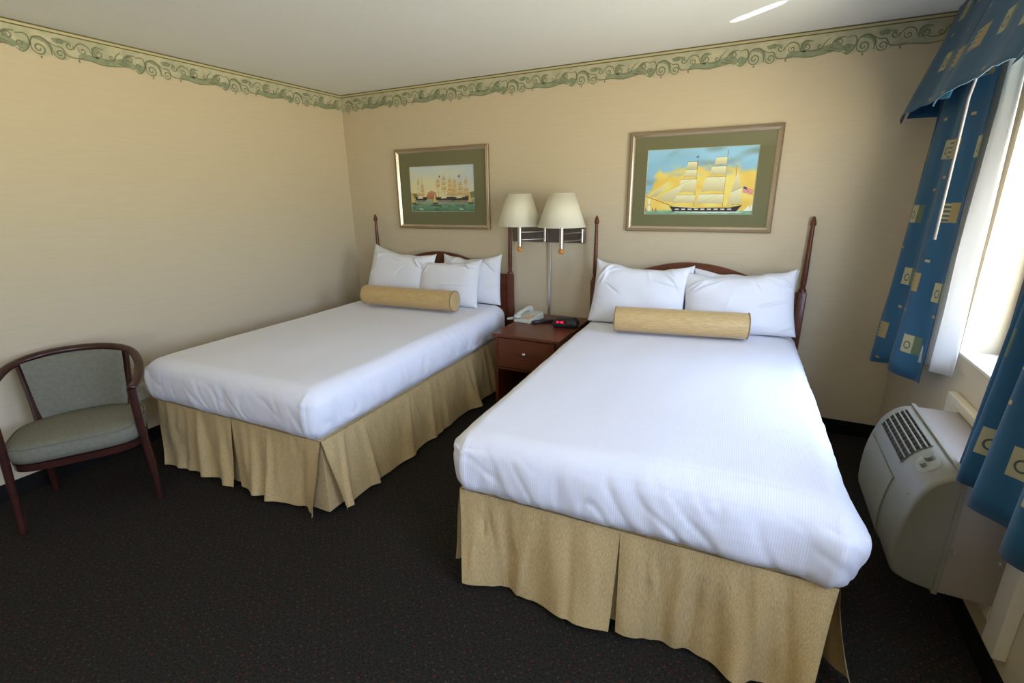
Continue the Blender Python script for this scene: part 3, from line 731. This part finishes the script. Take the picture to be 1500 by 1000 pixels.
# ------------------------------------------------------------------ pictures
def s2l(c): return tuple(min(.9, 1.15 * q) for q in s2l_(c))
def s2l_(c): return tuple(((x / 255) / 12.92 if x / 255 <= .04045 else ((x / 255 + .055) / 1.055) ** 2.4) for x in c)
class Print:
    def __init__(s, w, h): s.bm = bmesh.new(); s.cl = s.bm.loops.layers.color.new('ink') if False else s.bm.loops.layers.float_color.new('ink'); s.w, s.h, s.k = w, h, 0
    def face(s, P, cols, z):
        vs = [s.bm.verts.new(((u - .5) * s.w, -z, (v - .5) * s.h)) for u, v in P]
        try: f = s.bm.faces.new(vs)
        except ValueError: return
        for l, c in zip(f.loops, cols): l[s.cl] = (*c, 1)
    def poly(s, P, col, col2=None):
        s.k += 1; z = .0002 + s.k * .00003; c1 = s2l(col); c2 = s2l(col2) if col2 else c1
        vs = [v for _, v in P]; lo, hi = min(vs), max(vs)
        cols = [tuple(a + (b - a) * ((v - lo) / (hi - lo + 1e-9)) for a, b in zip(c1, c2)) for _, v in P]
        s.face(P, cols, z)
    def line(s, a, b, w, col):
        dx, dy = (b[0] - a[0]) * s.w, (b[1] - a[1]) * s.h; L = math.hypot(dx, dy) or 1; nx, ny = -dy / L * w / s.w / 2, dx / L * w / s.h / 2
        s.poly([(a[0] + nx, a[1] + ny), (b[0] + nx, b[1] + ny), (b[0] - nx, b[1] - ny), (a[0] - nx, a[1] - ny)], col)
    def field(s, fn, nu=60, nv=40):
        for i in range(nu):
            for j in range(nv):
                P = [(i / nu, j / nv), ((i + 1) / nu, j / nv), ((i + 1) / nu, (j + 1) / nv), (i / nu, (j + 1) / nv)]
                s.face(P, [s2l(fn(*p)) for p in P], .0001)
def mixc(a, b, t): t = max(0, min(1, t)); return tuple(x + (y - x) * t for x, y in zip(a, b))
def big_print(w, h):
    p = Print(w, h)
    def sky(u, v):
        if v < .055: return mixc((95, 150, 120), (150, 195, 160), nz(u * 20, v * 90, 1) + .5)
        c = mixc((120, 165, 190), (150, 200, 225), v + .4 * nz(u * 3, v * 4, 2))
        c = mixc(c, (130, 150, 150), (nz(u * 4 + 5, v * 7, 9) - .1) * 1.6)
        cloud = (0.80 - .25 * abs(u - .55) + .12 * nz(u * 6, v * 6, 4) + .10 * nz(u * 14, v * 14, 4) - v) * 9
        if u < .12: cloud -= (0.12 - u) * 30 * (1 if v > .3 else 0)
        y = mixc((222, 190, 85), (240, 215, 120), .5 + nz(u * 7, v * 7, 3))
        c = mixc(c, y, cloud)
        return c
    p.field(sky)
    cream, sh = (236, 230, 190), (196, 182, 130)
    def sail(x0, x1, v0, x2, x3, v1):     # bottom-left, bottom-right, top-left, top-right, bellied
        n = 8; pts = []
        for i in range(n + 1): t_ = i / n; pts.append((x0 + (x1 - x0) * t_, v0 + .018 * sin(pi * t_)))
        pts += [(x3, v1), (x2, v1)]
        p.poly(pts, sh, cream)
        p.line((x2 - .004, v1), (x3 + .004, v1), .0018, (110, 80, 50))
    for mx, vt in ((.475, .89), (.735, .95), (.825, .72)): p.line((mx, .12), (mx, vt), .0028, (120, 85, 45))
    # fore mast
    sail(.27, .475, .17, .295, .48, .30); sail(.30, .475, .33, .335, .48, .54); sail(.355, .475, .56, .375, .475, .68); sail(.375, .47, .69, .39, .47, .80)
    # main mast
    sail(.49, .735, .155, .515, .735, .31); sail(.525, .735, .34, .565, .735, .565); sail(.59, .735, .58, .61, .735, .72); sail(.625, .735, .73, .64, .735, .85)
    # mizzen
    p.poly([(.80, .335), (.885, .36), (.833, .64)], sh, cream); p.poly([(.775, .15), (.895, .165), (.885, .40), (.795, .335)], sh, cream)
    p.line((.80, .335), (.885, .40), .0018, (110, 80, 50)); p.line((.77, .14), (.90, .155), .0018, (110, 80, 50))
    # jibs
    p.poly([(.04, .29), (.11, .27), (.235, .52)], sh, cream); p.poly([(.11, .25), (.23, .19), (.355, .47)], sh, cream); p.poly([(.20, .20), (.275, .19), (.385, .52)], sh, cream)
    for a, b in (((.0, .28), (.39, .80)), ((.04, .27), (.475, .56)), ((.475, .88), (.70, .5)), ((.735, .93), (.83, .62)), ((.26, .14), (.47, .32)), ((.5, .16), (.73, .33))): p.line(a, b, .0007, (120, 95, 50))
    p.line((.0, .29), (.27, .13), .0035, (110, 70, 40))
    p.poly([(.24, .13), (.50, .098), (.80, .105), (.91, .145), (.885, .10), (.855, .035), (.28, .035), (.262, .085)], (38, 38, 36))
    for i in range(9): x = .30 + i * .06; p.poly([(x, .072), (x + .036, .072), (x + .036, .088), (x, .088)], (232, 232, 222))
    p.line((.25, .128), (.50, .097), .0012, (235, 235, 225)); p.line((.50, .097), (.89, .125), .0012, (120, 60, 50))
    p.poly([(.27, .035), (.60, .025), (.93, .03), (.86, .045), (.3, .045)], (215, 230, 215))
    # flags
    p.poly([(.45, .865), (.485, .885), (.475, .855)], (50, 80, 150)); 
    p.poly([(.90, .33), (.985, .29), (.985, .36), (.90, .42)], (205, 120, 110))
    for i in range(3): p.line((.90, .35 + i * .025), (.985, .305 + i * .022), .0018, (235, 225, 215))
    p.poly([(.90, .38), (.93, .365), (.93, .40), (.90, .42)], (60, 70, 130))
    # small craft and light tower
    p.poly([(.03, .05), (.055, .05), (.05, .25), (.035, .25)], (232, 228, 205)); p.line((.03, .15), (.056, .15), .003, (90, 80, 70))
    for x in (.0, .07, .1): p.poly([(x, .05), (x + .022, .05), (x + .01, .12)], (180, 120, 80))
    p.poly([(.92, .055), (.97, .055), (.965, .14)], (235, 232, 215)); p.poly([(.965, .055), (1.0, .055), (.99, .16)], (240, 238, 225))
    return p.bm
def small_print(w, h):
    p = Print(w, h)
    def sky(u, v):
        if v < .30:
            c = mixc((70, 125, 95), (165, 175, 150), v / .30 + .3 * nz(u * 10, v * 30, 1)); return mixc(c, (60, 95, 70), (nz(u * 14, v * 50, 4) - .1) * 2)
        return mixc(mixc((225, 215, 165), (190, 205, 210), (v - .45) * 1.6 + .3 * nz(u * 4, v * 5, 2)), (165, 185, 215), (u - .55) * 1.5 * v + .3 * nz(u * 5, v * 5, 6))
    p.field(sky, 40, 30)
    p.poly([(.24, .28), (.42, .28), (.40, .42), (.34, .47), (.27, .42)], (175, 95, 65), (190, 150, 110))
    p.poly([(.85, .3), (1, .3), (1, .44), (.93, .42), (.86, .36)], (110, 120, 80)); p.poly([(.0, .3), (.12, .3), (.1, .40), (0, .42)], (130, 120, 80))
    tan = (215, 185, 130)
    def ship(c, hw, vb, ht, n, seed):
        r = random.Random(seed)
        for k in range(n):
            x = c + (k - (n - 1) / 2) * hw * .62; top = ht - abs(k - (n - 1) / 2) * .06
            p.line((x, vb), (x, top), .0018, (130, 95, 50))
            for j in range(4):
                v = vb + (top - vb) * (.28 + .19 * j); ww = hw * (.36 - .055 * j)
                p.line((x - ww, v), (x + ww, v), .0014, (140, 95, 50))
                if r.random() < .75: p.poly([(x - ww, v - .075), (x + ww * .8, v - .07), (x + ww * .7, v), (x - ww * .8, v)], (200, 160, 105), tan)
        p.line((c - hw * 1.1, vb + .02), (c, ht - .04), .0006, (140, 110, 60)); p.line((c + hw, vb + .02), (c, ht - .04), .0006, (140, 110, 60))
        p.poly([(c - hw, vb + .03), (c + hw, vb + .04), (c + hw * .85, vb - .035), (c - hw * .85, vb - .035)], (45, 42, 38))
        p.poly([(c - hw * .7, vb - .04), (c + hw * .8, vb - .04), (c + hw * .6, vb - .07), (c - hw * .5, vb - .07)], (150, 110, 100))
    ship(.16, .10, .29, .80, 2, 1); ship(.54, .15, .29, .84, 3, 2); ship(.79, .14, .285, .82, 3, 3)
    p.poly([(.46, .76), (.485, .80), (.48, .74)], (40, 40, 45)); p.poly([(.76, .76), (.785, .80), (.78, .73)], (40, 40, 45))
    for x in (.10, .48, .72): p.poly([(x, .29), (x + .1, .30), (x + .06, .345), (x + .02, .33)], (225, 220, 200))
    for x, s in ((.03, 1.), (.93, 1.), (.39, .8)):
        p.poly([(x - .04, .20), (x + .05, .19), (x + .04, .165), (x - .03, .17)], (70, 50, 35)); p.poly([(x - .03, .21), (x + .025, .21), (x - .005, .21 + .24 * s)], (215, 180, 90), (225, 200, 130))
    p.poly([(.33, .16), (.50, .15), (.47, .125), (.35, .13)], (60, 50, 40)); p.line((.40, .15), (.40, .34), .0015, (90, 70, 50))
    for x in (.12, .76): p.poly([(x, .07), (x + .08, .06), (x + .05, .045), (x + .01, .05)], (225, 220, 200))
    return p.bm
def picture(cx, cz, w, h, iw, ih, fn, label):
    t = thing('framed_picture', label, 'picture', (cx, 0, cz))
    prof = [(0, -.002), (0, -.022), (.006, -.026), (.014, -.024), (.020, -.027), (.026, -.022), (.030, -.019), (.036, -.012), (.036, -.002)]
    bm = bmesh.new()
    rings = []
    for d, y in prof:
        rings.append([bm.verts.new((sx * (w / 2 - d), y, sz * (h / 2 - d))) for sx, sz in ((-1, -1), (1, -1), (1, 1), (-1, 1))])
    for i in range(len(prof) - 1):
        for k in range(4):
            f = bm.faces.new((rings[i][k], rings[i][(k + 1) % 4], rings[i + 1][(k + 1) % 4], rings[i + 1][k])); f.material_index = 1 if i in (4, 5, 6) else 0
    autosmooth(obj('picture_frame', bm, ['brass', 'brasslight'], t), 30)
    bm = bmesh.new(); W_, H_ = w / 2 - .034, h / 2 - .034; a, b = iw / 2, ih / 2
    o_ = [bm.verts.new((x, -.010, z)) for x, z in ((-W_, -H_), (W_, -H_), (W_, H_), (-W_, H_))]; i_ = [bm.verts.new((x, -.010, z)) for x, z in ((-a, -b), (a, -b), (a, b), (-a, b))]
    k_ = [bm.verts.new((x, -.0070, z)) for x, z in ((-a + .003, -b + .003), (a - .003, -b + .003), (a - .003, b - .003), (-a + .003, b - .003))]
    for k in range(4):
        bm.faces.new((o_[k], o_[(k + 1) % 4], i_[(k + 1) % 4], i_[k])); f = bm.faces.new((i_[k], i_[(k + 1) % 4], k_[(k + 1) % 4], k_[k])); f.material_index = 1
    obj('mat_board', bm, ['mat', 'bevel'], t)
    pr = obj('ship_print', fn(iw, ih), 'paint', t, loc=(0, -.0035, 0), smooth='keep')
    for q in pr.data.polygons: q.use_smooth = False
    obj('picture_glass', box(-W_, W_, -.0125, -.0115, -H_, H_), 'glass', t)
picture(1.042, 1.622, .935, .663, .649, .375, small_print, 'framed print of three masted ships in a harbour, above the far bed')
picture(3.104, 1.632, .935, .655, .690, .424, big_print, 'framed print of one large sailing ship on yellow sky, above the nearer bed')

# ------------------------------------------------------------------ armchair
t = thing('armchair', 'dark wood barrel armchair with sage green seat beside the left wall', 'chair', (.598, -2.65, 0), radians(58.7))
arm = [(.262, .035, .632), (.280, .09, .645), (.292, .18, .672), (.285, .29, .712), (.245, .395, .748), (.15, .465, .770), (0, .49, .778)]
full = [(-x, y, z) for x, y, z in arm] + [(x, y, z) for x, y, z in arm[::-1][1:]]
secr = [(cos(2 * pi * i / 14) * 1.0, sin(2 * pi * i / 14) * .8) for i in range(14)]
pts = crom(full, 6)
bm = bmesh.new(); tube(bm, pts, .021, sec=secr); obj('top_rail', bm, 'darkwood', t, smooth=True)
def leg(bm, pts, r0, r1, n=12):
    P = crom(pts, 5); tube(bm, P, [r0 + (r1 - r0) * i / (len(P) - 1) for i in range(len(P))], n); return bm
for s in (-1, 1):
    autosmooth(obj('front_leg', leg(bmesh.new(), [(s * .262, .035, .628), (s * .262, .028, .45), (s * .268, .018, .25), (s * .275, 0, 0)], .021, .0145), 'darkwood', t), 50)
    autosmooth(obj('rear_leg', leg(bmesh.new(), [(s * .205, .37, .36), (s * .218, .40, .2), (s * .231, .426, 0)], .022, .016), 'darkwood', t), 50)
    autosmooth(obj('back_stile', leg(bmesh.new(), [(s * .195, .355, .36), (s * .205, .39, .55), (s * .222, .425, .752)], .017, .017, 4), 'darkwood', t), 50)
# upholstered back, curved between the stiles
bm = bmesh.new()
def backfn(side):
    def fn(u, v):
        a = u * 2 - 1; x = a * (.185 + .025 * v); y = .44 + .03 * v - .065 * a * a + .02 * v * (1 - a * a)
        k = (max(0, 1 - abs(a) ** 6) * max(0, 1 - abs(2 * v - 1) ** 6)) ** .5
        return (x, y + side * (.006 + .019 * k), .425 + v * (.762 - .425) - .012 * a * a * v)
    return fn
grid(bm, 24, 16, backfn(-1)); grid(bm, 24, 16, lambda u, v: backfn(1)(1 - u, v))
bmesh.ops.remove_doubles(bm, verts=bm.verts[:], dist=.0005)
obj('backrest', bm, 'chairfab', t, smooth=True)
# seat: D-shaped cushion
bm = bmesh.new()
def seatout(n, grow=0):
    o_ = []
    for i in range(n):
        a = 2 * pi * i / n; c, s = cos(a), sin(a)
        ex = 2 / 4.2 if s < 0 else 2 / 2.6
        x = math.copysign(abs(c) ** ex, c) * (.268 + grow); y = math.copysign(abs(s) ** ex, s) * (.225 + grow) + .205
        o_.append((x, y))
    return o_
def seatmesh(prof, n=72, centre=.2):
    bm = bmesh.new(); rings = []
    for g, z in prof: rings.append([bm.verts.new((x, y, z + .0)) for x, y in seatout(n, g)])
    for a, b in zip(rings, rings[1:]):
        for i in range(n): bm.faces.new((a[i], a[(i + 1) % n], b[(i + 1) % n], b[i]))
    bm.faces.new(rings[0][::-1]); bm.faces.new(rings[-1]); return bm
cush = autosmooth(obj('seat_cushion', seatmesh([(-.02, .355), (-.002, .36), (.004, .385), (.004, .425), (-.004, .438), (-.012, .445), (-.06, .453), (-.12, .459), (-.2, .462)]), 'chairfab', t), 80)
wl = bmesh.new(); tube(wl, [(x, y, .438) for x, y in (seatout(72, .001) + seatout(72, .001)[:1])], .004, 6); obj('seat_welt', wl, 'chairfab', cush, smooth=True)
autosmooth(obj('seat_frame', seatmesh([(-.025, .315), (-.005, .317), (-.003, .35), (-.02, .353)]), 'darkwood', t), 40)

# wall outlet behind the chair
t = thing('wall_outlet', 'white electrical outlet low on the left wall behind the armchair', 'outlet', (0, -2.055, .36))
obj('cover_plate', box(0, .006, -.036, .036, -.058, .058, bev=.002), 'bluewhite', t)
for s in (-1, 1): obj('socket', box(.006, .009, -.017, .017, s * .026 - .014, s * .026 + .014, bev=.002), 'bluewhite', t)

# ------------------------------------------------------------------ air conditioner
ACX, AY0, AY1 = 4.162, -1.82, -1.205
t = thing('air_conditioner', 'cream through-wall air conditioner under the window beside the nearer bed', 'air conditioner', (4.2, (AY0 + AY1) / 2, .27))
def ac(name, bm, m, par=None, sm=None):
    o = obj(name, bm, m, par or t, smooth=sm); o.data.transform(Matrix.Translation((-4.2, -(AY0 + AY1) / 2, -.27))) if (par is None or True) else None
    return o
ac('sleeve', box(ACX, W - .001, AY0 + .004, AY1 - .004, .275, .697, bev=.003), 'acsleeve')
ac('rear_lip', box(ACX - .012, ACX + .004, AY0 - .002, AY1 + .002, .268, .708, bev=.003), 'accream')
bm = bmesh.new(); fx0, fx1 = W - .035, W - .0005
bx(bm, fx0, fx1, -1.90, -1.06, .697, .735, bev=.003); bx(bm, fx0, fx1, -1.90, AY0 + .004, .15, .697, bev=.003); bx(bm, fx0, fx1, AY1 - .004, -1.06, .22, .697, bev=.003); bx(bm, fx0, fx1, AY0 + .004, AY1 - .004, .22, .275, bev=.003)
ac('wall_flange', bm, 'trim')
cp = crom([(4.150, 0, .700), (4.118, 0, .690), (4.078, 0, .655), (4.050, 0, .598), (4.030, 0, .510), (4.022, 0, .41), (4.030, 0, .325), (4.070, 0, .292), (4.150, 0, .275)], 6)
NP = len(cp)
def acsec(y):
    e_ = min(y - AY0, AY1 - y); k = 1 if e_ > .018 else math.sqrt(max(0, 1 - ((.018 - e_) / .018) ** 2))
    k = .90 + .10 * k
    cxm, czm = 4.150, .49
    return [Vector((cxm + (p.x - cxm) * k, y, czm + (p.z - czm) * (.96 + .04 * (k - .9) / .1))) for p in cp]
bm = bmesh.new(); ys = [AY0 + .018 * (1 - cos(i / 8 * pi / 2)) for i in range(9)] + [AY0 + .018 + (AY1 - AY0 - .036) * i / 10 for i in range(1, 10)] + [AY1 - .018 * (1 - cos(i / 8 * pi / 2)) for i in range(8, -1, -1)]
rings = [[bm.verts.new(p) for p in acsec(y)] for y in ys]
for a, b in zip(rings, rings[1:]):
    for i in range(NP - 1): bm.faces.new((a[i], a[i + 1], b[i + 1], b[i]))
    bm.faces.new((a[-1], a[0], b[0], b[-1]))
bm.faces.new(rings[0]); bm.faces.new(rings[-1])
cov = autosmooth(ac('front_cover', bm, 'accream'), 50)
def surf(s, y, d=0):
    """point on the cover profile, s = 0..1 along it"""
    k = s * (NP - 1); i = min(int(k), NP - 2); p = cp[i].lerp(cp[i + 1], k - i); tg = (cp[i + 1] - cp[i]).normalized()
    n = Vector((tg.z, 0, -tg.x)); n = n if n.x < 0 or n.z > 0 else -n
    if n.x > 0: n = -n
    return Vector((p.x, y, p.z)) + n * d
bm = bmesh.new(); grid(bm, 14, 6, lambda u, v: surf(.085 + .255 * u, -1.60 + .34 * v, .0012)); gr = ac('grille', bm, 'acdark')  # near-black sheet laid on the cover; its colour stands in for recess shade
bm = bmesh.new()
for i in range(7):
    s = .085 + .255 * i / 6; tube(bm, [surf(s, -1.60 + .34 * k, .005) for k in (0, .5, 1)], .0034, 6)
for k in range(11):
    y = -1.595 + .33 * k / 10; tube(bm, [surf(.085 + .255 * i / 8, y, .002) for i in range(9)], .0010, 5)
ac('grille_slats', bm, 'accream', gr)
bm = bmesh.new(); 
def oval(u, v):
    a, b = u * 2 - 1, v * 2 - 1; return surf(.185 + .085 * a * math.sqrt(1 - b * b / 2.3), -1.69 + .052 * b * math.sqrt(1 - a * a / 2.3), .0015)
grid(bm, 12, 12, oval); cpn = ac('control_panel', bm, 'acpanel')
bm = bmesh.new(); c0 = surf(.18, -1.675, 0); nn = (surf(.18, -1.675, 1) - c0)
for k, (s_, y_) in enumerate(((.155, -1.672), (.215, -1.70))):
    c0 = surf(s_, y_, 0); tube(bm, [c0, c0 + nn * .016], .017 if k == 0 else .011, 20)
ac('control_knob', bm, 'accream', cpn)
bm = bmesh.new(); grid(bm, 16, 8, lambda u, v: surf(.43 + .42 * u, -1.62 + .37 * v, .003)); fp = ac('front_panel', bm, 'accream'); solid(fp, .006)
bm = bmesh.new(); c0 = surf(.40, -1.76, 0); tube(bm, [c0, c0 + (surf(.40, -1.76, 1) - c0) * .002], .005, 10); ac('badge', bm, 'goldpipe')
bm = bmesh.new(); tube(bm, [(4.178, AY0 + .005, .44), (4.178, AY0 - .003, .44)], .005, 10); ac('sleeve_screw', bm, 'chrome')
bm = bmesh.new(); tube(bm, [(W - .05, AY0 + .005, .44), (W - .05, AY0 - .003, .44)], .004, 10); ac('sleeve_screw', bm, 'chrome')

# ------------------------------------------------------------------ curtains
def hang(name, top, bot, zt, zb, folds, amp, m, label, cat, seed, n=120, nv=30, thick=.003, ztopfn=None, uv0=0, uvs=1.5, group=None):
    """cloth between a top line and a bottom line (lists of (x,y)), vertical folds perpendicular to it"""
    T_ = crom([(a, b, 0) for a, b in top], 12); B_ = crom([(a, b, 0) for a, b in bot], 12)
    def at(P, u):
        k = u * (len(P) - 1); i = min(int(k), len(P) - 2); p = P[i].lerp(P[i + 1], k - i); tg = (P[i + 1] - P[i]).normalized(); return p, Vector((-tg.y, tg.x, 0))
    ln = sum((a - b).length for a, b in zip(B_, B_[1:])) * uvs
    bm = bmesh.new()
    def fn(u, v):
        a, na = at(T_, u); b, nb = at(B_, u); p = a.lerp(b, v); n_ = na.lerp(nb, v)
        ph = u * folds * 2 * pi + .8 * nz(u * 4, v * .8, seed); f = sin(ph) * amp * (.45 + .55 * v) + .006 * nz(u * 12, v * 5, seed + 2)
        p = p + n_ * f
        z = zt + ((zb if not callable(zb) else zb(u)) - zt) * v
        return (p.x, p.y, z + (.004 * nz(u * 7, 0, seed)) * v)
    grid(bm, n, nv, fn, lambda u, v: (uv0 + u * ln, v * (zt - (zb if not callable(zb) else zb(u)))))
    o = obj(name, bm, m, smooth=True); solid(o, thick)
    return tag(o, label, cat, group)
CG = None
hang('curtain', [(4.268, -.22), (4.262, -.50), (4.272, -.80)], [(4.180, -.22), (4.168, -.56), (4.215, -.90)], 2.37, lambda u: .655 + .045 * max(0, min(1, (u - .35) * 4)), 2.3, .030, 'curtain', 'blue patchwork-print curtain hanging at the far side of the window', 'curtain', 3, uv0=.1, uvs=1.35)
hang('curtain', [(4.265, -1.68), (4.262, -1.98), (4.27, -2.40)], [(4.175, -1.70), (4.165, -2.02), (4.19, -2.48)], 2.37, lambda u: .70 - .05 * u, 4.3, .032, 'curtain', 'blue patchwork-print curtain at the near side of the window, over the air conditioner', 'curtain', 9, uv0=.37, uvs=1.4)
hang('sheer_curtain', [(4.308, -.50), (4.310, -.70), (4.312, -.90)], [(4.255, -.62), (4.262, -.84), (4.280, -1.05)], 2.37, .79, 3.3, .027, 'sheer', 'white lining curtain behind the far blue curtain', 'curtain', 5)
hang('sheer_curtain', [(4.308, -2.0), (4.310, -2.15), (4.312, -2.35)], [(4.27, -2.05), (4.275, -2.2), (4.285, -2.40)], 2.37, .80, 2.6, .016, 'sheer', 'white lining curtain behind the near blue curtain', 'curtain', 6)
# valance: flared pleated sections
bm = bmesh.new(); ends = [(-.12, -.735), (-.735, -1.50), (-1.50, -2.30), (-2.30, -3.10), (-3.10, -3.90)]
for k, (a, b) in enumerate(ends):
    def fn(u, v, a=a, b=b, k=k):
        y = a + (b - a) * u
        x = 4.265 - .125 * v ** 1.1 - .030 * v * math.exp(-((u - .15) / .25) ** 2) - .012 * v * sin(u * 9 + k) + .010 * v * nz(y * 4, v * 2, 3)
        if u > .93: x += (u - .93) / .07 * .022 * v
        z = 2.425 - v * (.495 + .030 * math.exp(-u / .25) - .020 * sin(pi * u) + .008 * nz(y * 14, v, 2))
        return (x, y, z)
    grid(bm, 40, 20, fn, lambda u, v, a=a, b=b: ((a + (b - a) * u) * -1.05, v * .52))
def ret(u, v): return (4.265 - .125 * v ** 1.1 + (W - .004 - (4.265 - .125 * v ** 1.1)) * u, -.12, 2.425 - v * .50)
grid(bm, 6, 20, ret, lambda u, v: (u * .15, v * .52))
va = obj('valance', bm, 'curtain', smooth=True); solid(va, .004); tag(va, 'blue patchwork-print valance across the top of the window', 'valance')
bm = bmesh.new(); bx(bm, 4.27, 4.335, -3.85, -.125, 2.412, 2.424); 
tr = obj('valance_board', bm, 'trim', va); tr.matrix_parent_inverse = Matrix.Identity(4)
rail = thing('curtain_rod', 'white curtain track hidden under the blue valance', 'curtain rod', (4.285, -1.6, 2.392))
obj('track', box(-.012, .012, -1.42, 1.42, -.008, .008, bev=.002), 'bluewhite', rail)
for y in (1.3, 0, -1.3): obj('rod_bracket', box(.0125, W - 4.285, y - .012, y + .012, -.006, .006), 'bluewhite', rail)
bm = bmesh.new(); tube(bm, [(4.240, -.88, 2.34), (4.172, -.935, 1.9), (4.150, -1.01, 1.36)], .0055, 8)
tag(obj('curtain_wand', bm, 'wandm', smooth=True), 'thin pale plastic draw wand hanging in front of the far blue curtain', 'curtain wand')
